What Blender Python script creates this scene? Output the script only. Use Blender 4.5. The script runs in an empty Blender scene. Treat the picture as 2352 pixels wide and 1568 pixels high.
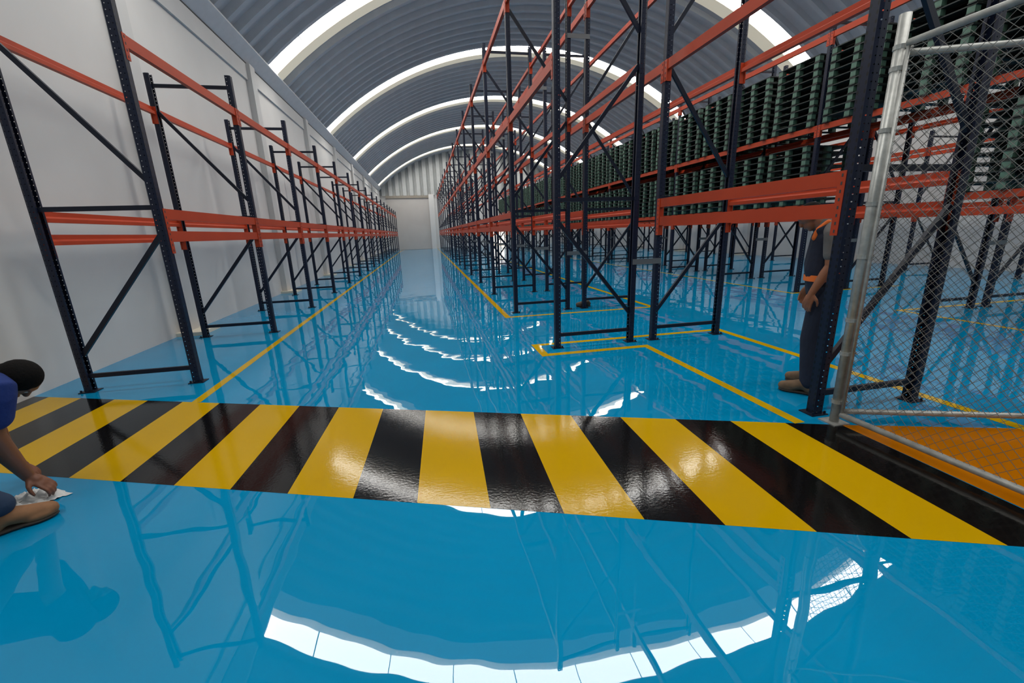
import bpy, bmesh, math, random
from mathutils import Vector, Matrix
random.seed(7)
S = bpy.context.scene
COL = S.collection
PI = math.pi

# ------------------------------------------------------------------ camera
FW = Vector((0.18614389, 0.94902344, -0.25437172))
RT = Vector((0.97907959, -0.20082197, -0.03276728))
UP = Vector((0.08218035, 0.24295073, 0.96655126))
cd = bpy.data.cameras.new('camera'); cam = bpy.data.objects.new('camera', cd); COL.objects.link(cam)
cd.sensor_fit = 'HORIZONTAL'; cd.sensor_width = 36; cd.lens = 36 * 958.93 / 2352; cd.clip_start = .05; cd.clip_end = 300
m = Matrix((RT, UP, -FW)).transposed().to_4x4(); m.translation = Vector((0, 0, 1.5))
cam.matrix_world = m
S.camera = cam

# ------------------------------------------------------------------ world, exposure
w = bpy.data.worlds.new('sky'); S.world = w; w.use_nodes = True
w.node_tree.nodes['Background'].inputs[0].default_value = (1.0, .93, .84, 1)
w.node_tree.nodes['Background'].inputs[1].default_value = 2.5
S.view_settings.view_transform = 'Standard'; S.view_settings.look = 'None'
S.view_settings.gamma = 1; S.view_settings.use_curve_mapping = False
S.view_settings.exposure = -0.72
S.cycles.use_denoising = True
S.cycles.transparent_max_bounces = 24
S.cycles.max_bounces = 6
S.cycles.use_adaptive_sampling = True
S.cycles.adaptive_threshold = .08
S.cycles.sample_clamp_indirect = 6
SKY_L = 27.0            # luminance of the translucent roof panels

# ------------------------------------------------------------------ materials
MATS = {}
def newmat(name):
    mt = bpy.data.materials.new(name); mt.use_nodes = True
    MATS[name] = mt
    nt = mt.node_tree
    return mt, nt, nt.nodes['Principled BSDF']
def N(nt, kind, **kw):
    n = nt.nodes.new(kind)
    for k, v in kw.items(): setattr(n, k, v)
    return n
def math_(nt, op, a, b=None, c=None):
    n = nt.nodes.new('ShaderNodeMath'); n.operation = op
    for i, v in enumerate((a, b, c)):
        if v is None: continue
        if isinstance(v, (int, float)): n.inputs[i].default_value = v
        else: nt.links.new(v, n.inputs[i])
    return n.outputs[0]
def plain(name, col, rough=.5, metal=0, var=.0, scale=6, bump=0, bscale=60, coat=0, coatr=.05, spec=.5):
    mt, nt, b = newmat(name)
    b.inputs['Base Color'].default_value = (*col, 1); b.inputs['Roughness'].default_value = rough
    b.inputs['Metallic'].default_value = metal; b.inputs['Specular IOR Level'].default_value = spec
    if coat: b.inputs['Coat Weight'].default_value = coat; b.inputs['Coat Roughness'].default_value = coatr
    tc = N(nt, 'ShaderNodeTexCoord')
    if var:
        no = N(nt, 'ShaderNodeTexNoise'); no.inputs['Scale'].default_value = scale; no.inputs['Detail'].default_value = 5
        nt.links.new(tc.outputs['Object'], no.inputs['Vector'])
        rp = N(nt, 'ShaderNodeValToRGB')
        rp.color_ramp.elements[0].position = .3; rp.color_ramp.elements[1].position = .7
        rp.color_ramp.elements[0].color = (*[c * (1 - var) for c in col], 1)
        rp.color_ramp.elements[1].color = (*[min(1, c * (1 + var)) for c in col], 1)
        nt.links.new(no.outputs['Fac'], rp.inputs['Fac']); nt.links.new(rp.outputs['Color'], b.inputs['Base Color'])
    if bump:
        nb = N(nt, 'ShaderNodeTexNoise'); nb.inputs['Scale'].default_value = bscale
        nt.links.new(tc.outputs['Object'], nb.inputs['Vector'])
        bp = N(nt, 'ShaderNodeBump'); bp.inputs['Strength'].default_value = 1; bp.inputs['Distance'].default_value = bump
        nt.links.new(nb.outputs['Fac'], bp.inputs['Height']); nt.links.new(bp.outputs['Normal'], b.inputs['Normal'])
    return mt
def emit(name, col, e, ecol=None):
    mt, nt, b = newmat(name)
    b.inputs['Base Color'].default_value = (*col, 1); b.inputs['Roughness'].default_value = .5
    b.inputs['Emission Color'].default_value = (*(ecol or col), 1); b.inputs['Emission Strength'].default_value = e
    return mt
def floor_mat(name, col, rough, coatr, wave, fine, var=.06, coat=1):
    mt, nt, b = newmat(name)
    b.inputs['Roughness'].default_value = rough
    b.inputs['Coat Weight'].default_value = coat; b.inputs['Coat Roughness'].default_value = coatr; b.inputs['Coat IOR'].default_value = 1.55
    b.inputs['Specular IOR Level'].default_value = .0
    tc = N(nt, 'ShaderNodeTexCoord')
    no = N(nt, 'ShaderNodeTexNoise'); no.inputs['Scale'].default_value = .8; no.inputs['Detail'].default_value = 4
    nt.links.new(tc.outputs['Object'], no.inputs['Vector'])
    rp = N(nt, 'ShaderNodeValToRGB')
    rp.color_ramp.elements[0].position = .3; rp.color_ramp.elements[1].position = .7
    rp.color_ramp.elements[0].color = (*[c * (1 - var) for c in col], 1)
    rp.color_ramp.elements[1].color = (*[c * (1 + var) for c in col], 1)
    nt.links.new(no.outputs['Fac'], rp.inputs['Fac']); nt.links.new(rp.outputs['Color'], b.inputs['Base Color'])
    a = N(nt, 'ShaderNodeTexNoise'); a.inputs['Scale'].default_value = 1.6; a.inputs['Detail'].default_value = 2
    nt.links.new(tc.outputs['Object'], a.inputs['Vector'])
    bp = N(nt, 'ShaderNodeBump'); bp.inputs['Strength'].default_value = 1; bp.inputs['Distance'].default_value = wave
    nt.links.new(a.outputs['Fac'], bp.inputs['Height'])
    last = bp
    if fine:
        f = N(nt, 'ShaderNodeTexNoise'); f.inputs['Scale'].default_value = 55; f.inputs['Detail'].default_value = 3
        nt.links.new(tc.outputs['Object'], f.inputs['Vector'])
        b2 = N(nt, 'ShaderNodeBump'); b2.inputs['Strength'].default_value = 1; b2.inputs['Distance'].default_value = fine
        nt.links.new(f.outputs['Fac'], b2.inputs['Height']); nt.links.new(bp.outputs['Normal'], b2.inputs['Normal'])
        last = b2
    nt.links.new(last.outputs['Normal'], b.inputs['Normal']); nt.links.new(last.outputs['Normal'], b.inputs['Coat Normal'])
    return mt

floor_mat('epoxy_blue', (.0003, .240, .465), .6, .012, .0035, 0, coat=.92)
floor_mat('epoxy_yellow', (.54, .315, .0), .5, .09, .002, .00035, coat=.6)
floor_mat('epoxy_black', (.004, .0035, .0035), .5, .08, .002, .00035, coat=.8)
floor_mat('epoxy_line', (.56, .34, .004), .45, .05, .002, 0, coat=.7)
floor_mat('epoxy_orange', (.46, .140, .0), .5, .12, .001, .0003, .12, coat=.4)
plain('wall_white', (.66, .642, .615), .75, var=.03, scale=1.2)
plain('band_white', (.58, .57, .55), .75, var=.03, scale=2)
plain('cream', (.72, .66, .53), .7, var=.05, scale=4)
plain('eave_grey', (.58, .59, .60), .5, var=.04)
plain('roof_steel', (.46, .48, .505), .5, metal=.1, var=.05, scale=3)
plain('gable_steel', (.46, .465, .45), .6, metal=.1, var=.05, scale=3)
plain('door_beige', (.50, .465, .43), .7, var=.03, scale=1)
plain('header_brown', (.30, .26, .21), .6, var=.1)
plain('dark_seam', (.05, .05, .05), .8)
emit('skylight', (.8, .8, .8), SKY_L, (1, .985, .95))
emit('skylight_cream', (.50, .46, .36), .55, (1, .93, .74)).cycles.emission_sampling = 'NONE'
plain('rack_orange', (.47, .050, .014), .45, var=.06, scale=3, spec=.3)
plain('rack_orange_far', (.47, .050, .014), .45, spec=.3)
plain('rack_brace', (.006, .009, .021), .42, spec=.35)
plain('spacer_grey', (.20, .20, .20), .45, metal=.5)
plain('galvanised', (.42, .42, .39), .42, metal=.45, var=.2, scale=20)
plain('wire', (.17, .165, .15), .5, metal=.3)
plain('pallet_deck', (.015, .022, .018), .6, var=.2, scale=5)
plain('pallet_block', (.075, .150, .105), .55, var=.35, scale=7)
plain('concrete', (.6, .57, .52), .9)
plain('skin', (.30, .115, .055), .5, var=.08, scale=9)
plain('skin_dark', (.22, .085, .045), .5, var=.08, scale=9)
plain('hair', (.006, .005, .0045), .85, bump=.004, bscale=90, spec=.15)
plain('vest_navy', (.010, .013, .030), .8, bump=.003, bscale=30)
plain('vest_orange', (.85, .17, .02), .7)
plain('tee_grey', (.16, .15, .14), .9, bump=.004, bscale=25)
plain('tee_blue', (.008, .028, .16), .9, bump=.004, bscale=25)
plain('jeans', (.010, .016, .035), .9, bump=.004, bscale=22)
plain('jeans_blue', (.016, .035, .075), .9, bump=.004, bscale=22)
plain('boot_tan', (.16, .095, .050), .75, var=.25, scale=14)
plain('boot_brown', (.26, .12, .05), .75, var=.25, scale=14)
plain('shoe_brown', (.10, .072, .050), .75, var=.25, scale=14)
plain('sole', (.035, .028, .022), .8)
plain('cloth_white', (.68, .68, .66), .8)
plain('eye_white', (.7, .68, .64), .3)

# navy rack steel: side holes cut through; web slots' inner shade painted dark
mt, nt, b = newmat('rack_navy')
b.inputs['Base Color'].default_value = (.006, .010, .028, 1); b.inputs['Roughness'].default_value = .42; b.inputs['Specular IOR Level'].default_value = .35
tc = N(nt, 'ShaderNodeTexCoord'); sp = N(nt, 'ShaderNodeSeparateXYZ'); nt.links.new(tc.outputs['Object'], sp.inputs[0])
ge = N(nt, 'ShaderNodeNewGeometry'); sn = N(nt, 'ShaderNodeSeparateXYZ'); nt.links.new(ge.outputs['True Normal'], sn.inputs[0])
zf = math_(nt, 'MULTIPLY', math_(nt, 'SUBTRACT', math_(nt, 'FRACT', math_(nt, 'DIVIDE', sp.outputs[2], .05)), .5), .05)
web = math_(nt, 'GREATER_THAN', math_(nt, 'ABSOLUTE', sn.outputs[0]), .5)
dw = math_(nt, 'SUBTRACT', math_(nt, 'ABSOLUTE', sp.outputs[1]), .024)
ds = math_(nt, 'SUBTRACT', math_(nt, 'ABSOLUTE', sp.outputs[0]), .016)
du = math_(nt, 'ADD', math_(nt, 'MULTIPLY', web, dw), math_(nt, 'MULTIPLY', math_(nt, 'SUBTRACT', 1, web), ds))
zs = math_(nt, 'MULTIPLY', zf, math_(nt, 'SUBTRACT', 1, math_(nt, 'MULTIPLY', web, .45)))
dd = math_(nt, 'SQRT', math_(nt, 'ADD', math_(nt, 'MULTIPLY', du, du), math_(nt, 'MULTIPLY', zs, zs)))
hole0 = math_(nt, 'LESS_THAN', dd, .0046)
hole = math_(nt, 'MULTIPLY', hole0, math_(nt, 'SUBTRACT', 1, web))
slot_shade = math_(nt, 'MULTIPLY', math_(nt, 'LESS_THAN', dd, .0075), web)
mc = N(nt, 'ShaderNodeMix', data_type='RGBA'); nt.links.new(slot_shade, mc.inputs[0])
mc.inputs[6].default_value = (.006, .010, .028, 1); mc.inputs[7].default_value = (.0012, .0014, .002, 1)
nt.links.new(mc.outputs[2], b.inputs['Base Color'])
tr = N(nt, 'ShaderNodeBsdfTransparent'); mx = N(nt, 'ShaderNodeMixShader')
nt.links.new(hole, mx.inputs[0]); nt.links.new(b.outputs[0], mx.inputs[1]); nt.links.new(tr.outputs[0], mx.inputs[2])
nt.links.new(mx.outputs[0], nt.nodes['Material Output'].inputs['Surface'])

# ------------------------------------------------------------------ helpers
class MB:
    def __init__(s): s.v = []; s.f = []; s.mi = []
    def add(s, vs, fs, mi=0):
        o = len(s.v); s.v += [tuple(v) for v in vs]
        for f in fs: s.f.append(tuple(i + o for i in f)); s.mi.append(mi)
    def box(s, x0, x1, y0, y1, z0, z1, mi=0):
        s.add([(x0,y0,z0),(x1,y0,z0),(x1,y1,z0),(x0,y1,z0),(x0,y0,z1),(x1,y0,z1),(x1,y1,z1),(x0,y1,z1)],
              [(0,3,2,1),(4,5,6,7),(0,1,5,4),(1,2,6,5),(2,3,7,6),(3,0,4,7)], mi)
    def bar(s, a, b, w, t, side=(0,1,0), mi=0):          # rectangular bar from a to b
        a, b = Vector(a), Vector(b); d = (b - a).normalized(); n = Vector(side).normalized(); u = d.cross(n).normalized()
        vs = []
        for p in (a, b):
            for i, j in ((-1,-1),(1,-1),(1,1),(-1,1)): vs.append(p + u * (w / 2 * i) + n * (t / 2 * j))
        s.add(vs, [(0,3,2,1),(4,5,6,7),(0,1,5,4),(1,2,6,5),(2,3,7,6),(3,0,4,7)], mi)
    def tube(s, pts, r, seg=10, mi=0, caps=True):
        pts = [Vector(p) for p in pts]; rs = r if isinstance(r, (list, tuple)) else [r] * len(pts)
        o = len(s.v); n = None
        for i, p in enumerate(pts):
            d = (pts[min(i+1, len(pts)-1)] - pts[max(i-1, 0)]).normalized()
            if n is None: n = d.orthogonal().normalized()
            n = (n - d * n.dot(d)).normalized(); u = d.cross(n)
            for k in range(seg):
                a = 2 * PI * k / seg; s.v.append(tuple(p + (n * math.cos(a) + u * math.sin(a)) * rs[i]))
        for i in range(len(pts) - 1):
            for k in range(seg):
                k2 = (k + 1) % seg
                s.f.append((o+i*seg+k, o+i*seg+k2, o+(i+1)*seg+k2, o+(i+1)*seg+k)); s.mi.append(mi)
        if caps:
            s.f.append(tuple(o + k for k in reversed(range(seg)))); s.mi.append(mi)
            e = o + (len(pts)-1)*seg; s.f.append(tuple(e + k for k in range(seg))); s.mi.append(mi)
    def extrude_y(s, prof, y0, y1, closed=True, mi=0):    # profile in (x,z)
        n = len(prof); vs = [(x,y0,z) for x,z in prof] + [(x,y1,z) for x,z in prof]
        fs = [(i,(i+1)%n,n+(i+1)%n,n+i) for i in range(n if closed else n-1)]
        if closed: fs += [tuple(reversed(range(n))), tuple(range(n,2*n))]
        s.add(vs, fs, mi)
    def mesh(s, name, mats, smooth=False):
        me = bpy.data.meshes.new(name); me.from_pydata(s.v, [], s.f)
        for mn in (mats if isinstance(mats, (list, tuple)) else [mats]): me.materials.append(MATS[mn])
        if len(me.materials) > 1: me.polygons.foreach_set('material_index', s.mi)
        bm = bmesh.new(); bm.from_mesh(me); bmesh.ops.recalc_face_normals(bm, faces=bm.faces); bm.to_mesh(me); bm.free()
        if smooth: me.polygons.foreach_set('use_smooth', [True] * len(me.polygons))
        me.update(); return me
def link(name, data, parent=None, loc=(0,0,0), rot=None):
    o = bpy.data.objects.new(name, data); COL.objects.link(o); o.location = loc
    if rot: o.rotation_euler = rot
    if parent: o.parent = parent
    return o
def tag(o, label=None, cat=None, group=None, kind=None):
    if label: o['label'] = label
    if cat: o['category'] = cat
    if group: o['group'] = group
    if kind: o['kind'] = kind
    return o
def struct(name, data, parent=None, label=None, loc=(0,0,0)):
    o = link(name, data, parent, loc)
    if parent is None: o['kind'] = 'structure'
    if label: o['label'] = label
    return o
def quad(name, pts, mat, z=.001, parent=None, th=.0):
    mb = MB(); mb.add([(x, y, z) for x, y in pts], [tuple(range(len(pts)))])
    return link(name, mb.mesh(name, mat), parent)

# ------------------------------------------------------------------ hall shell
XL, XR, YB, YF = -4.12, 15.7, 46.5, -8.0
mb = MB(); mb.box(XL-.2, XR+.2, YF-.2, YB+.2, -.15, 0)
floor = struct('floor', mb.mesh('floor', 'epoxy_blue'), label='glossy blue epoxy floor of the warehouse')
def line(x0, x1, y0, y1, z=.0012):
    quad('floor_line', [(x0,y0),(x1,y0),(x1,y1),(x0,y1)], 'epoxy_line', z, floor)
# hazard stripes: black and yellow pieces, each a part of the floor
farY = lambda x: 3.462 - .372 * x
nearY = lambda x: 2.115 - .373 * x
ye = [(-3.941,-3.561),(-3.18,-2.81),(-2.435,-2.051),(-1.643,-1.26),(-.888,-.484),(-.109,.297),(.683,1.079),(1.456,1.857),(2.246,2.618)]
cuts = [(XL, 'b')]
for a, c in ye: cuts += [(a, 'y'), (c, 'b')]
cuts.append((2.985, None))
shift = lambda x: -.055 if x > -2 else -.03
for (a, k), (c, _) in zip(cuts[:-1], cuts[1:]):
    na = a + (shift(a) if a > XL else 0); nc = c + (shift(c) if c < 2.9 else -.02)
    quad('hazard_stripe', [(a, farY(a)), (c, farY(c)), (nc, nearY(nc)), (na, nearY(na))],
         'epoxy_yellow' if k == 'y' else 'epoxy_black', .0008, floor)
quad('orange_zone', [(2.985, farY(2.985)), (6.5, 2.35-.33*3.5), (6.5, -3), (2.95, -3)], 'epoxy_orange', .0009, floor)
line(-2.34, -2.25, 4.31, YB)
line(1.32, 1.42, 7.26, YB); line(1.42, 4.18, 7.26, 7.35); line(4.18, 4.28, 7.26, YB)
line(1.31, 1.41, 4.76, 5.34); line(1.41, 2.68, 4.76, 4.86); line(2.68, 2.77, 2.46, 4.86)
line(1.41, 4.10, 5.25, 5.34); line(4.10, 4.20, 1.95, 5.34)
line(7.70, 7.79, 2.0, 5.55); line(7.79, 10.65, 5.46, 5.55); line(7.72, 7.81, 7.62, YB); line(7.81, 10.65, 7.62, 7.71)

# side walls
def side_wall(name, x, s, label):
    mb = MB(); mb.box(min(x, x - s*.2), max(x, x - s*.2), YF, YB, 0, 5.46)
    wl = struct(name, mb.mesh(name, 'wall_white'), label=label)
    mb = MB(); mb.box(min(x - s*.2, x + s*.05), max(x - s*.2, x + s*.05), YF, YB, 5.46, 5.84)
    link('ring_beam', mb.mesh('ring_beam', 'band_white'), wl)
    mb = MB(); mb.box(min(x - s*.2, x + s*.055), max(x - s*.2, x + s*.055), YF, YB, 5.84, 5.87)
    link('seam', mb.mesh('seam', 'dark_seam'), wl)
    pm = MB(); pm.box(-.12, .14, -.17, .17, 0, 5.84) if s > 0 else pm.box(-.14, .12, -.17, .17, 0, 5.84)
    pmesh = pm.mesh('pilaster', 'band_white')
    qm = MB(); qm.box(-.1, .40, -.30, .30, 0, .06) if s > 0 else qm.box(-.40, .1, -.30, .30, 0, .06)
    qmesh = qm.mesh('plinth', 'cream')
    y = 7.95 - 5.32 * 3
    k = 0
    while y < YB:
        if y > YF:
            po = link('pilaster', pmesh, wl, (x, y, 0)); link('plinth', qmesh, po)
        y += 5.32
    return wl
side_wall('wall_left', XL, 1, 'plain white side wall with pilasters behind the empty rack')
side_wall('wall_right', XR, -1, 'plain white side wall beyond the pallet racks')

# roof: arched steel panels and translucent panels
XC, HS, RISE, ZE = 5.5, 9.5, 3.72, 6.15
RR = (HS*HS + RISE*RISE) / (2*RISE); ZC = ZE + RISE - RR; A0 = math.asin(HS / RR) + .022
MOD = .61
prof = [(0, 0), (.37, 0), (.41, .15), (.56, .15), (MOD, 0)]
def arch(mat, seg=44, seams=False, prof=prof):
    mb = MB(); n = len(prof)
    angs = [(-A0 + 2*A0*i/seg, 0) for i in range(seg + 1)]
    if seams:
        angs = []
        for i in range(14):
            a = -A0 + 2*A0*i/13; angs += [(a - .0008, 1), (a + .0008, 0), (a + 2*A0/13*.33, 0), (a + 2*A0/13*.66, 0)]
        angs = [q for q in angs if abs(q[0]) <= A0 + .001]
    for a, _ in angs:
        for dy, dr in prof:
            r = RR + .05 - dr; mb.v.append((XC + r*math.sin(a), dy, ZC + r*math.cos(a)))
    for i in range(len(angs)-1):
        for j in range(n-1):
            mb.f.append((i*n+j, i*n+j+1, (i+1)*n+j+1, (i+1)*n+j)); mb.mi.append(angs[i][1])
    return mb.mesh('roof_panel', [mat, 'dark_seam'] if seams else mat)
ceil = tag(link('ceiling', None), 'arched grey steel roof with bright translucent strips', kind='structure')
arch_s, arch_l, arch_c = arch('roof_steel'), arch('skylight', seams=True, prof=[(0, 0), (.3, 0), (MOD, 0)]), arch('skylight_cream', prof=[(0, 0), (.05, .15), (.56, .15), (MOD, 0)])
bright = [14.25 + MOD*k for k in (-23, -11, 0, 12, 24, 36, 48)]
y = 14.25 - MOD * 37
while y < YB + .1:
    kind = 0
    for bq in bright:
        if abs(y - bq) < .1: kind = 1
        if abs(y - bq - MOD) < .1: kind = 2
    link(('roof_panel', 'skylight_panel', 'pale_panel')[kind], (arch_s, arch_l, arch_c)[kind], ceil, (0, y, 0))
    y += MOD
def eave(name, x, s):
    e = XC - s * HS
    p = [(x - s*.2, 5.87), (x + s*.03, 5.87), (e + s*.20, 6.12), (e + s*.20, 6.16), (x - s*.2, 6.02)]
    if s < 0: p = p[::-1]
    mb = MB(); mb.extrude_y(p, YF, YB); struct(name, mb.mesh(name, 'eave_grey'), label='grey eave gutter between wall and arched roof')
eave('trim_1', XL, 1); eave('trim_2', XR, -1)

# end walls
mb = MB()
for a, c, z0, z1 in ((XL, 7.35, 0, 5.45), (9.05, XR, 0, 5.45), (7.35, 9.05, 2.5, 5.45)):
    mb.box(a, c, YB, YB+.2, z0, z1)
wb = struct('wall_back', mb.mesh('wall_back', 'wall_white'), label='white end wall of the hall below the corrugated gable')
mb = MB(); mb.box(.8, 1.33, YB-.25, YB, 0, 5.5); link('pilaster', mb.mesh('pilaster', 'wall_white'), wb)
mb = MB(); mb.box(5.9, 6.4, YB-.25, YB, 0, 5.5); link('pilaster', mb.mesh('pilaster', 'wall_white'), wb)
gm = MB(); gz = 10.2
gm.add([(0,0,5.4),(.26,0,5.4),(.30,-.24,5.4),(.66,-.24,5.4),(.70,0,5.4),(0,0,gz),(.26,0,gz),(.30,-.24,gz),(.66,-.24,gz),(.70,0,gz)],
       [(i,i+1,i+6,i+5) for i in range(4)])
gmesh = gm.mesh('gable_panel', 'gable_steel')
for k in range(int((XR-XL)/.70)+1): link('gable_panel', gmesh, wb, (XL + .70*k, YB+.02, 0))
d1 = tag(link('door_1', None, None, (0,0,0)), 'tall beige sliding door leaf in the white end wall', kind='structure')
mb = MB(); mb.box(-3.4, .8, YB-.09, YB-.005, .01, 5.16); link('door_leaf', mb.mesh('door_leaf', 'door_beige'), d1)
mb = MB(); mb.box(-3.5, .86, YB-.2, YB-.005, 5.16, 5.42); link('door_header', mb.mesh('door_header', 'header_brown'), d1)
mb = MB(); mb.box(XL-.2, XR+.2, YF-.2, YF, 0, 10.2); struct('wall_front', mb.mesh('wall_front', 'wall_white'), label='white end wall behind the viewpoint')
mb = MB(); mb.box(XL, XR, YB+.2, YB+14, -.1, -.02); struct('ground', mb.mesh('ground', 'concrete'), label='pale sunlit yard outside the open doorway')

# ------------------------------------------------------------------ pallet racks
PW, PD = .09, .07                                        # post width along y, depth along x
def post_mesh(h, f):
    pr = [(-.035,-.022), (-.035,-.045), (.012,-.045), (.035,-.034), (.035,.034), (.012,.045), (-.035,.045), (-.035,.022)]
    mb = MB(); n = len(pr)
    mb.v = [(x*f, y, .004) for x, y in pr] + [(x*f, y, h) for x, y in pr]
    mb.f = [(i, i+1, n+i+1, n+i) for i in range(n-1)]; mb.mi = [0]*(n-1)
    return mb.mesh('post', 'rack_navy')
def plate_mesh():
    mb = MB(); mb.box(-.075, .075, -.065, .065, 0, .008)
    for sx in (-1, 1): mb.tube([(sx*.055, -.048, .008), (sx*.055, -.048, .03)], .009, 6)
    return mb.mesh('base_plate', 'rack_brace')
PLATE = plate_mesh()
PM = {}
def posts(h):
    if h not in PM: PM[h] = (post_mesh(h, -1), post_mesh(h, 1))
    return PM[h]
def brace_meshes(dep, h, dirn):
    hx = dep/2 - .03
    out = []
    for z in (.17, 1.85, h - .15):
        mb = MB(); mb.bar((-hx, 0, z), (hx, 0, z), .045, .03); out.append(mb.mesh('horizontal_brace', 'rack_brace'))
    s = dirn
    for z0, z1 in ((.40, 1.58), (2.10, 3.32), (3.66, 4.95)):
        if z1 > h: break
        mb = MB(); mb.bar((-hx*s, 0, z0), (hx*s, 0, z1), .045, .03); s = -s
        out.append(mb.mesh('diagonal_brace', 'rack_brace'))
    return out
def beam_meshes(L, f):
    # stepped box beam, outer face towards f; z = 0 at beam top
    p = [(f*.030, -.105), (f*.030, 0), (f*.012, 0), (f*.012, -.046), (-f*.012, -.060), (-f*.020, -.066), (-f*.020, -.105)]
    mb = MB(); mb.extrude_y(p, -L/2, L/2); be = mb.mesh('beam', 'rack_orange')
    cs = []
    for e in (-1, 1):
        mb = MB(); y0 = e*L/2
        mb.box(-.03, .032, min(y0, y0+e*.006), max(y0, y0+e*.006), -.225, .0)
        xo = f*.039
        mb.box(min(xo, f*.028), max(xo, f*.028), min(y0-e*.012, y0+e*.045), max(y0-e*.012, y0+e*.045), -.225, .0)
        for z in (-.03, -.085, -.14, -.195):
            mb.box(min(xo, xo+f*.0015), max(xo, xo+f*.0015), min(y0+e*.012, y0+e*.024), max(y0+e*.012, y0+e*.024), z-.011, z+.011, 1)
        cs.append(mb.mesh('beam_connector', ['rack_orange', 'dark_seam']))
    mb = MB(); mb.extrude_y(p, -L/2, L/2)
    for e in (-1, 1):
        y0 = e*L/2; mb.box(-.03, .038, min(y0, y0+e*.02), max(y0, y0+e*.02), -.225, 0)
    return be, cs, mb.mesh('beam', 'rack_orange_far')
LOW = (1.84, 1.62)
FAR_Y = 21.0
def rack(x0, x1, ys, h, dirn, levels, label, tunnel=None, group=None):
    root = tag(link('pallet_rack', None, None, ((x0+x1)/2, ys[0], 0)), label, 'pallet rack', group)
    xc, dep = (x0+x1)/2, x1-x0
    pa, pb = posts(h); br = brace_meshes(dep, h, dirn)
    for y in ys:
        fr = link('upright_frame', None, root, (0, y-ys[0], 0))
        for sgn, me in ((-1, pa), (1, pb)):
            link('post', me, fr, (sgn*dep/2, 0, 0))
            if y < FAR_Y + 6: link('base_plate', PLATE, fr, (sgn*dep/2, 0, 0), None if sgn < 0 else None)
        for me in br: link(me.name.split('.')[0], me, fr)
    cache = {}
    for i in range(len(ys)-1):
        L = round(ys[i+1]-ys[i]-PW-.014, 3); yc = (ys[i]+ys[i+1])/2
        for sgn in (-1, 1):
            key = (L, sgn)
            if key not in cache: cache[key] = beam_meshes(L, sgn)
            be, cs, far = cache[key]
            for z in levels:
                if i == tunnel and z < 3: continue
                if yc < FAR_Y:
                    bo = link('load_beam', be, root, (sgn*dep/2, yc-ys[0], z))
                    for c in cs: link('beam_connector', c, bo)
                else: link('load_beam', far, root, (sgn*dep/2, yc-ys[0], z))
    return root
def spacers(root, x0, x1, ys, zs):
    mb = MB(); mb.box(-(x1-x0)/2-.03, (x1-x0)/2+.03, -.056, -.048, -.035, .035)
    me = mb.mesh('row_spacer', 'spacer_grey')
    for y in ys:
        for z in zs: link('row_spacer', me, root, ((x0+x1)/2-root.location.x, y-root.location.y, z))
AX, DX = (-3.614, -2.586), (13.95, 14.98)
BX = (1.607, 2.640, 2.976, 3.954); CX = (7.97, 8.95, 9.27, 10.28)
ya = [5.004 + 2.493*k for k in range(17)]
yb = [5.096] + [7.689 + 2.597*k for k in range(15)]
yc = [2.80 + 2.488*k for k in range(18)]
LA = (*LOW, 3.38); LB = (*LOW, 3.38, 5.12); LC = (*LOW, 3.36, 4.98)
rack(*AX, ya, 3.807, 1, LA, 'long empty navy rack with orange beams along the white wall behind the crouching worker')
b12 = rack(BX[0], BX[1], yb, 5.456, -1, LB, 'tall empty navy rack with orange beams bordering the aisle that ends at the beige door', tunnel=0)
b34 = rack(BX[2], BX[3], [2.585] + yb, 5.456, 1, LB, 'tall empty navy rack with orange beams whose end bay holds the standing worker', tunnel=1)
mb = MB(); mb.box(-.008, .008, -.018, .018, -.022, .022)
link('safety_clip', mb.mesh('safety_clip', 'rack_orange'), b34, (3.02-b34.location.x, .03, 1.135))
spacers(b34, BX[1], BX[2], yb, (1.07, 4.62))
c12 = rack(CX[0], CX[1], yc, 5.30, -1, LC, 'navy rack with orange beams loaded with stacks of dark green pallets', tunnel=1)
c34 = rack(CX[2], CX[3], yc, 5.30, 1, LC, 'navy rack with orange beams standing back to back behind the rack of green pallets', tunnel=1)
spacers(c34, CX[1], CX[2], yc, (1.07,))
rack(*DX, ya, 3.807, -1, LA, 'low navy rack with orange beams against the white wall beyond the green pallets')

# ------------------------------------------------------------------ pallets
PXD, PYW, PH = 1.14, 1.02, .131
def runner(mb, y, mi=1):
    for x in (-.515, 0, .515): mb.box(x-.05, x+.05, y-.05, y+.05, .016, .103, mi)
    mb.box(-PXD/2, PXD/2, y-.055, y+.055, 0, .016, 0)
def deck(mb):
    for k in range(6):
        x = -PXD/2 + .095 + k*(PXD-.19)/5
        mb.box(x-.085, x+.085, -PYW/2, PYW/2, .109, PH-.004, 0)
    for y in (-.445, 0, .445): mb.box(-PXD/2, PXD/2, y-.06, y+.06, .103, .109, 0)
mb = MB(); deck(mb); DECK = mb.mesh('deck', ['pallet_deck', 'pallet_block'])
mb = MB(); runner(mb, 0); RUN = mb.mesh('runner', ['pallet_deck', 'pallet_block'])
def whole(mb, n=1):
    runner(mb, -.445); runner(mb, 0); runner(mb, .445); deck(mb)
mb = MB(); whole(mb); WHOLE = mb.mesh('pallet', ['pallet_deck', 'pallet_block'])
PXC = (CX[0]+CX[1])/2 - .02
far = MB()
def light_pallet(mb, x, y, z):
    mb.box(x-PXD/2, x+PXD/2, y-PYW/2, y+PYW/2, z+.105, z+PH-.004, 0)
    for dy in (-.445, 0, .445):
        mb.box(x-PXD/2, x-PXD/2+.10, y+dy-.05, y+dy+.05, z, z+.105, 1)
        mb.box(x+.47, x+PXD/2, y+dy-.05, y+dy+.05, z, z+.105, 1)
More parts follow.
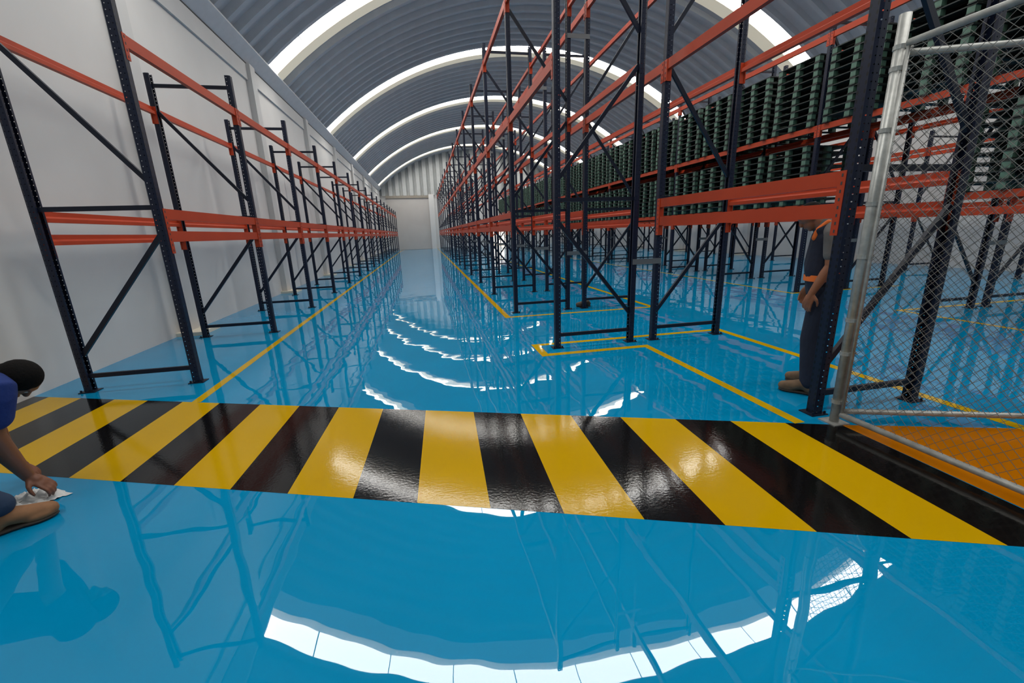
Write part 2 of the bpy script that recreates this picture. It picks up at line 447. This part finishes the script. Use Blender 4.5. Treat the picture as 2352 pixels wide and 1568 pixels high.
for i in range(len(yc)-1):
    for q, off in enumerate((.62, 1.85)):
        y = yc[i] + off
        for lvl, z0, n in ((0, LOW[0], 9), (1, LC[2], 10)):
            if lvl == 0 and i == 1: continue
            for k in range(n):
                z = z0 + .001 + k*PH
                dx, dy, rz = random.uniform(-.012, .012), random.uniform(-.012, .012), random.uniform(-.008, .008)
                if i < 8:
                    o = link('pallet', DECK if i < 3 else WHOLE, None, (PXC+dx, y+dy, z), (0, 0, rz))
                    side = 'fence-side' if q == 0 else 'door-side'
                    bay = ('end bay before the passage', 'over the open passage', 'first bay past the passage', 'second bay past the passage',
                           'third bay past the passage', 'fourth bay past the passage', 'fifth bay past the passage', 'sixth bay past the passage')[i]
                    nth = ('lowest', 'second lowest', 'third lowest', 'fourth lowest', 'fifth lowest', 'sixth lowest', 'seventh lowest',
                           'eighth lowest', 'ninth lowest', 'topmost')[k if k < n-1 else 9]
                    tag(o, f"{nth} dark green pallet, {side} stack, {('lower', 'upper')[lvl]} level, {bay}", 'pallet',
                        ('green pallets on the lower rack level', 'green pallets on the upper rack level')[lvl])
                    if i < 3:
                        for yy in (-.445, 0, .445): link('runner', RUN, o, (0, yy, 0))
                else: light_pallet(far, PXC+dx, y+dy, z)
                if i >= 3: light_pallet(far, (CX[2]+CX[3])/2+dx, y+dy, z)
tag(link('pallet_mass', far.mesh('pallet_mass', ['pallet_deck', 'pallet_block'])),
    'mass of dark green pallets filling the rack further down the hall', 'pallets', kind='stuff')

# ------------------------------------------------------------------ chain-link fence
fe = tag(link('chain_link_fence', None, None, (2.98, 2.41, 0)), 'galvanised chain-link fence corner on round post beside the orange floor', 'fence')
mb = MB(); mb.tube([(0,0,0), (0,0,2.70)], .031, 18); link('corner_post', mb.mesh('corner_post', 'galvanised', True), fe)
mb = MB(); mb.box(-.07, .07, -.07, .07, 0, .008); link('base_plate', mb.mesh('base_plate', 'galvanised'), fe)
bm_ = MB(); bm_.tube([(0,0,-.013), (0,0,.013)], .036, 18); bm_.box(.02, .075, -.012, .012, -.012, .012); bm_.tube([(.062,-.03,0), (.062,.03,0)], .006, 8)
band = bm_.mesh('tension_band', 'galvanised', False)
for z in (.17, .55, .80, 1.25, 1.60, 2.05, 2.40, 2.52): link('tension_band', band, fe, (0, 0, z))
def panel(d, length, zb, zt, off):
    d = Vector((*d, 0)).normalized(); nrm = Vector((-d.y, d.x, 0)); o = d * off
    P = lambda t, z: o + d * t + Vector((0, 0, z))
    mb = MB(); mb.tube([P(0, zt), P(length, zt)], .021, 14); link('top_rail', mb.mesh('top_rail', 'galvanised', True), fe)
    mb = MB(); mb.tube([P(0, zb), P(length, zb)], .021, 14); link('bottom_rail', mb.mesh('bottom_rail', 'galvanised', True), fe)
    mb = MB(); mb.tube([P(.005, zb), P(.005, zt)], .011, 8); link('tension_bar', mb.mesh('tension_bar', 'galvanised', True), fe)
    mb = MB(); H = zt - zb; pitch = .066
    t = -H
    while t < length:
        for s in (1, -1):
            t0, t1 = t, t + H; z0, z1 = (zb, zt) if s > 0 else (zt, zb)
            a, c = max(0, t0), min(length, t1)
            if c - a > .01:
                za = z0 + (z1-z0)*(a-t0)/H; zc = z0 + (z1-z0)*(c-t0)/H
                q = nrm * (.0022*s)
                mb.tube([P(a, za)+q, P(c, zc)+q], .0016, 4, caps=False)
        t += pitch
    tag(link('wire_mesh', mb.mesh('wire_mesh', 'wire'), fe), kind='stuff')
panel((.03, -1), 3.0, .078, 2.53, .045)
panel((1, -.36), 3.2, .09, 2.49, .045)

# ------------------------------------------------------------------ people: fused surfaces from tapered limbs
DG = lambda: bpy.context.evaluated_depsgraph_get()
def fused(name, limbs, balls, mat, parent, voxel=.008, smooth=5, extra=None):
    """limbs: list of ([points], [radii]); balls: (centre, (rx,ry,rz), rotation Matrix or None). One continuous skin."""
    mb = MB()
    for pts, rs in limbs:
        P, R = [], []
        for i in range(len(pts)-1):
            a, c = Vector(pts[i]), Vector(pts[i+1])
            for k in range(4):
                P.append(a.lerp(c, k/4)); R.append(rs[i] + (rs[i+1]-rs[i])*k/4)
        P.append(Vector(pts[-1])); R.append(rs[-1])
        mb.tube(P, R, 16)
        for p, r in zip((P[0], P[-1]), (R[0], R[-1])): balls = balls + [(p, (r, r, r), None)]
    for c, r, rot in balls:
        n, m = 18, 10; vs = []; fs = []
        for i in range(m+1):
            th = PI*i/m
            for k in range(n):
                ph = 2*PI*k/n; v = Vector((r[0]*math.sin(th)*math.cos(ph), r[1]*math.sin(th)*math.sin(ph), r[2]*math.cos(th)))
                if rot: v = rot @ v
                vs.append(Vector(c) + v)
        for i in range(m):
            for k in range(n): fs.append((i*n+k, i*n+(k+1)%n, (i+1)*n+(k+1)%n, (i+1)*n+k))
        mb.add(vs, fs)
    me = mb.mesh(name, mat)
    tmp = bpy.data.objects.new('tmp', me); COL.objects.link(tmp)
    rm = tmp.modifiers.new('r', 'REMESH'); rm.mode = 'VOXEL'; rm.voxel_size = voxel; rm.use_smooth_shade = True
    if smooth:
        sm = tmp.modifiers.new('s', 'SMOOTH'); sm.factor = .5; sm.iterations = smooth
    out = bpy.data.meshes.new_from_object(tmp.evaluated_get(DG())); out.name = name
    bpy.data.objects.remove(tmp)
    out.materials.clear(); out.materials.append(MATS[mat])
    out.polygons.foreach_set('use_smooth', [True]*len(out.polygons))
    return link(name, out, parent)
V = Vector
def frame(d, up=(0,0,1)):      # rotation whose local x = d
    d = V(d).normalized(); y = V(up).cross(d).normalized(); z = d.cross(y)
    return Matrix((d, y, z)).transposed()
def hand(wrist, d, nrm, curl, thumb_side, scale=1.0):
    """palm along d, back of hand normal nrm; returns limbs and balls"""
    d = V(d).normalized(); nrm = (V(nrm) - d*V(nrm).dot(d)).normalized(); s = d.cross(nrm) * thumb_side
    w = V(wrist); L = []; B = []
    pc = w + d*.048*scale
    B.append((pc, (.052*scale, .040*scale, .017*scale), Matrix((d, s, nrm)).transposed()))
    ln = [.072, .080, .075, .058]
    for i in range(4):
        base = w + d*.085*scale + s*(.030 - .020*i)*scale
        pts = [base - d*.03*scale]; p = base; a = 0
        pts.append(p)
        for j, fr in enumerate((.45, .32, .23)):
            a += curl[j]
            p = p + (d*math.cos(a) - nrm*math.sin(a)) * ln[i]*fr*1.12*scale; pts.append(p)
        L.append((pts, [.0095*scale, .0095*scale, .0088*scale, .008*scale, .0068*scale]))
    t0 = w + d*.02*scale + s*.026*scale
    t1 = t0 + (d*.6 + s*.75 - nrm*.15).normalized()*.036*scale
    t2 = t1 + (d*.85 + s*.35 - nrm*.4).normalized()*.032*scale
    t3 = t2 + (d*.9 - nrm*.45).normalized()*.025*scale
    L.append(([t0, t1, t2, t3], [.014*scale, .0115*scale, .0098*scale, .0078*scale]))
    return L, B

def head(c, face, up, r=1.0):
    """returns limbs/balls for a head with jaw, nose, ears"""
    f = V(face).normalized(); u = (V(up) - f*V(up).dot(f)).normalized(); s = u.cross(f)
    R = Matrix((f, s, u)).transposed(); c = V(c)
    B = [(c + u*.018*r, (.098*r, .076*r, .095*r), R), (c + f*.028*r - u*.055*r, (.062*r, .054*r, .058*r), R),
         (c + f*.058*r - u*.093*r, (.026*r, .028*r, .022*r), R)]
    L = [([c + f*.088*r + u*.012*r, c + f*.104*r - u*.028*r], [.010*r, .0155*r])]                      # nose
    L.append(([c + f*.083*r - u*.062*r + s*.022*r, c + f*.094*r - u*.062*r, c + f*.083*r - u*.062*r - s*.022*r], [.006*r, .009*r, .006*r]))  # mouth
    L.append(([c + f*.082*r + u*.030*r + s*.045*r, c + f*.092*r + u*.034*r, c + f*.082*r + u*.030*r - s*.045*r], [.009*r, .010*r, .009*r]))  # brow
    for q in (1, -1):
        B.append((c - f*.008*r + s*.078*r*q - u*.012*r, (.018*r, .009*r, .032*r), R))                   # ears
    return L, B, (f, u, s)
def eyes(c, fr, parent, r=1.0):
    f, u, s = fr
    mb = MB()
    for q in (1, -1):
        e = V(c) + f*.080*r + u*.008*r + s*.032*r*q
        mb.tube([e - f*.012, e - f*.003, e + f*.003], [.012, .0115, .003], 10)
    link('eyes', mb.mesh('eyes', 'eye_white', True), parent)
def boot(name, heel, toe, mat, parent, ankle_h=.13, wid=.048):
    h, t = V((*heel, 0)), V((*toe, 0)); d = (t-h).normalized(); Lg = (t-h).length; R = frame(d)
    P = lambda a, z: h + d*(a*Lg) + V((0,0,z))
    bo = fused(name, [([P(.20,.06), P(.22,ankle_h)], [.050, .050]), ([P(.15,.06), P(.38,.088), P(.60,.066), P(.78,.054), P(.87,.050)], [.046, .050, .048, .046, .042])],
               [(P(.74,.040), (.075, wid, .036), R)], mat, parent, .007, 4)
    so = fused('sole', [], [(P(.16,.014), (.055,.042,.016), R), (P(.3,.014), (.075,.040,.015), R), (P(.5,.014), (.08,.040,.015), R), (P(.72,.014), (.085,wid,.016), R)], 'sole', bo, .006, 2)
    return bo

# --- standing worker, seen from his left side, looks down
st = tag(link('person', None), 'standing worker in navy vest with orange bands and grey shirt between rack uprights', 'person')
SO, SD, SL = V((3.378, 3.006, 0)), V((-.6, .8, 0)), V((-.8, -.6, 0))
W = lambda a, b, z: tuple(SO + SD*a + SL*b + V((0, 0, z)))
DV = lambda a, b, z: SD*a + SL*b + V((0, 0, z))
hc = W(.175, .0, 1.545)
hl, hb, hfr = head(hc, DV(.80, 0, -.60), DV(.55, 0, .85), .97)
wr = V(W(.070, .225, .915))
hd = DV(.22, .0, -1)
LH, BH = hand(wr, hd, DV(.35, 1, .1), (.25, .35, .3), -1)
wr2 = V(W(.15, -.20, .92))
LH2, BH2 = hand(wr2, DV(.3, 0, -1), DV(.35, -1, .1), (.3, .4, .35), 1)
limbs = hl + LH + LH2 + [
    ([W(.115,0,1.50), W(.04,0,1.43)], [.056, .062]),
    ([W(.03,0,1.36), W(.05,0,1.15), W(.01,0,.95)], [.105, .105, .11]),
    ([W(-.01,.165,1.39), W(-.03,.205,1.14)], [.052, .042]), ([W(-.03,.205,1.14), W(.0,.210,1.08), tuple(wr)], [.042, .041, .027]), ([tuple(wr), tuple(wr + hd.normalized()*.04)], [.027, .024]),
    ([W(-.01,-.165,1.39), W(.0,-.205,1.14)], [.052, .042]), ([W(.0,-.205,1.14), tuple(wr2)], [.040, .027]),
    ([W(.0,.075,.93), W(.035,.11,.50), W(-.0,.15,.10)], [.080, .062, .045]),
    ([W(.0,-.075,.93), W(.045,-.11,.50), W(.0,-.15,.10)], [.080, .062, .045])]
fused('body', limbs, hb + BH + BH2, 'skin', st, .0055, 4)
eyes(hc, hfr, st, .97)
f, u, s = hfr; R = Matrix((f, s, u)).transposed(); c = V(hc)
fused('hair', [], [(c + u*.030 - f*.014, (.090,.078,.086), R), (c - f*.045 - u*.01, (.056,.071,.068), R)], 'hair', st, .006, 3)
fused('shirt', [([W(.03,0,1.40), W(.05,0,1.15), W(.01,0,.94)], [.116, .116, .12]),
                ([W(0,.10,1.43), W(-.01,.165,1.395), W(-.025,.195,1.235)], [.070, .066, .062]),
                ([W(0,-.10,1.43), W(-.01,-.165,1.395), W(-.01,-.195,1.235)], [.070, .066, .062]),
                ([W(.03,0,1.42), W(.07,0,1.475)], [.085, .066])], [], 'tee_grey', st, .008, 4)
ve = fused('vest', [([W(.035,0,1.36), W(.055,0,1.15), W(.015,0,.93)], [.124, .127, .130]),
               ([W(.085,.09,1.42), W(.02,.095,1.455), W(-.05,.09,1.42)], [.048, .046, .048]),
               ([W(.085,-.09,1.42), W(.02,-.095,1.455), W(-.05,-.09,1.42)], [.048, .046, .048]),
               ([W(.03,.05,1.34), W(.055,.05,1.1), W(.015,.05,.95)], [.112, .114, .114]), ([W(.03,-.05,1.34), W(.055,-.05,1.1), W(.015,-.05,.95)], [.112, .114, .114])], [], 'vest_navy', st, .009, 4)
mb = MB(); n = 44
for i in range(n+1):
    a = 2*PI*i/n
    for dz in (-.026, .026): mb.v.append(W(.037 + .1335*math.cos(a), .168*math.sin(a), 1.03+dz))
for i in range(n): mb.f.append((2*i, 2*i+2, 2*i+3, 2*i+1)); mb.mi.append(0)
link('reflective_band', mb.mesh('reflective_band', 'vest_orange', True), ve)
fused('shoulder_band', [([W(.115,.10,1.365), W(.098,.105,1.43), W(.04,.105,1.490)], [.026, .026, .022])], [], 'vest_orange', ve, .006, 2)
fused('trousers', [([W(0,.04,.97), W(0,.04,.90)], [.118, .122]), ([W(0,-.04,.97), W(0,-.04,.90)], [.118, .122]),
                   ([W(.0,.085,.90), W(.035,.11,.50), W(.0,.15,.12)], [.100, .084, .074]),
                   ([W(.0,-.085,.90), W(.045,-.11,.50), W(.0,-.15,.12)], [.100, .084, .074])], [], 'jeans', st, .009, 4)
boot('boot', W(-.07,.15,0)[:2], W(.225,.165,0)[:2], 'boot_tan', st)
boot('boot', W(-.07,-.15,0)[:2], W(.225,-.16,0)[:2], 'boot_tan', st)

# --- crouching worker, faces +x / +y, wipes the floor
cr = tag(link('person', None, None, (0, 0, 0)), 'crouching worker in blue shirt bending over a white cloth by the hazard stripes', 'person')
hc = (-2.325, 2.75, .785)
hl, hb, hfr = head(hc, (.30, .30, -.95), (.94, .18, .30), .97)
wr = V((-2.425, 2.745, .185))
LH, BH = hand(wr, (.55, .12, -.62), (.45, -.2, .75), (.15, .5, .5), 1, 1.02)
wr2 = V((-2.72, 3.02, .16))
LH2, BH2 = hand(wr2, (.4, .3, -.6), (.45, .0, .75), (.1, .3, .3), -1)
limbs = hl + LH + LH2 + [
    ([(-2.345,2.735,.80), (-2.44,2.70,.79)], [.058, .066]),
    ([(-2.46,2.70,.76), (-2.66,2.54,.60), (-2.88,2.40,.47)], [.115, .125, .13]),
    ([(-2.345,2.60,.78), (-2.395,2.605,.515)], [.060, .052]), ([(-2.395,2.605,.515), (-2.415,2.66,.39), tuple(wr)], [.052, .049, .030]),
    ([tuple(wr), tuple(wr + V((.55,.12,-.62)).normalized()*.04)], [.030, .027]),
    ([(-2.50,2.84,.78), (-2.66,2.93,.50)], [.055, .044]), ([(-2.66,2.93,.50), tuple(wr2)], [.043, .028]),
    ([(-2.86,2.33,.45), (-2.58,2.28,.50), (-2.385,2.465,.12)], [.09, .070, .046]),
    ([(-2.93,2.49,.44), (-2.80,2.72,.10), (-3.12,2.62,.08)], [.09, .068, .048])]
fused('body', limbs, hb + BH + BH2, 'skin_dark', cr, .0055, 4)
eyes(hc, hfr, cr)
f, u, s = hfr; R = Matrix((f, s, u)).transposed(); c = V(hc)
fused('hair', [], [(c + u*.030 - f*.010, (.098,.084,.094), R), (c - f*.048 - u*.012, (.060,.078,.078), R)], 'hair', cr, .006, 3)
fused('shirt', [([(-2.43,2.71,.775), (-2.66,2.54,.60), (-2.88,2.40,.47)], [.128, .138, .142]),
                ([(-2.42,2.66,.79), (-2.325,2.60,.775), (-2.36,2.605,.625)], [.095, .100, .080]),
                ([(-2.47,2.78,.80), (-2.50,2.84,.78), (-2.60,2.90,.60)], [.085, .078, .064]),
                ([(-2.42,2.71,.80), (-2.375,2.72,.805)], [.09, .075])], [], 'tee_blue', cr, .008, 4)
fused('trousers', [([(-2.84,2.43,.47), (-2.90,2.40,.44)], [.14, .15]),
                   ([(-2.86,2.33,.45), (-2.58,2.28,.50), (-2.365,2.475,.165)], [.105, .090, .066]),
                   ([(-2.93,2.49,.44), (-2.80,2.72,.10), (-3.10,2.63,.09)], [.105, .088, .07])], [], 'jeans_blue', cr, .009, 4)
boot('boot', (-2.455, 2.415), (-2.205, 2.605), 'boot_brown', cr, .12, .056)
boot('boot', (-3.10, 2.60), (-3.38, 2.53), 'boot_brown', cr, .12)

# --- crumpled white cloth under his hand
mb = MB(); nx, ny = 26, 20; rnd = random.Random(5)
from mathutils import noise as mno
for i in range(nx):
    for j in range(ny):
        a, b2 = i/(nx-1)-.5, j/(ny-1)-.5
        rr = max(0, 1 - (a*a + b2*b2)*3.2)
        h = abs(mno.noise(V((a*7+3, b2*7, 1.3)))) * .10 + abs(mno.noise(V((a*15, b2*15, 7)))) * .035
        x = a*.30 + mno.noise(V((a*5, b2*5, 9)))*.035; y = b2*.20 + mno.noise(V((a*5, b2*5, 4)))*.035
        mb.v.append((-2.475 + x*.86 + y*.5, 2.80 - x*.42 + y*.8, .004 + h*rr))
for i in range(nx-1):
    for j in range(ny-1): mb.f.append((i*ny+j, (i+1)*ny+j, (i+1)*ny+j+1, i*ny+j+1)); mb.mi.append(0)
tag(link('cloth', mb.mesh('cloth', 'cloth_white', True)), 'crumpled white cloth on the blue floor under the crouching worker', 'cloth')

# --- brown shoe left by a rack post
sh = tag(link('shoe', None), 'brown shoe left on the floor by an upright of the central rack', 'shoe')
boot('upper', (3.16, 7.80), (2.86, 7.83), 'shoe_brown', sh, .085)
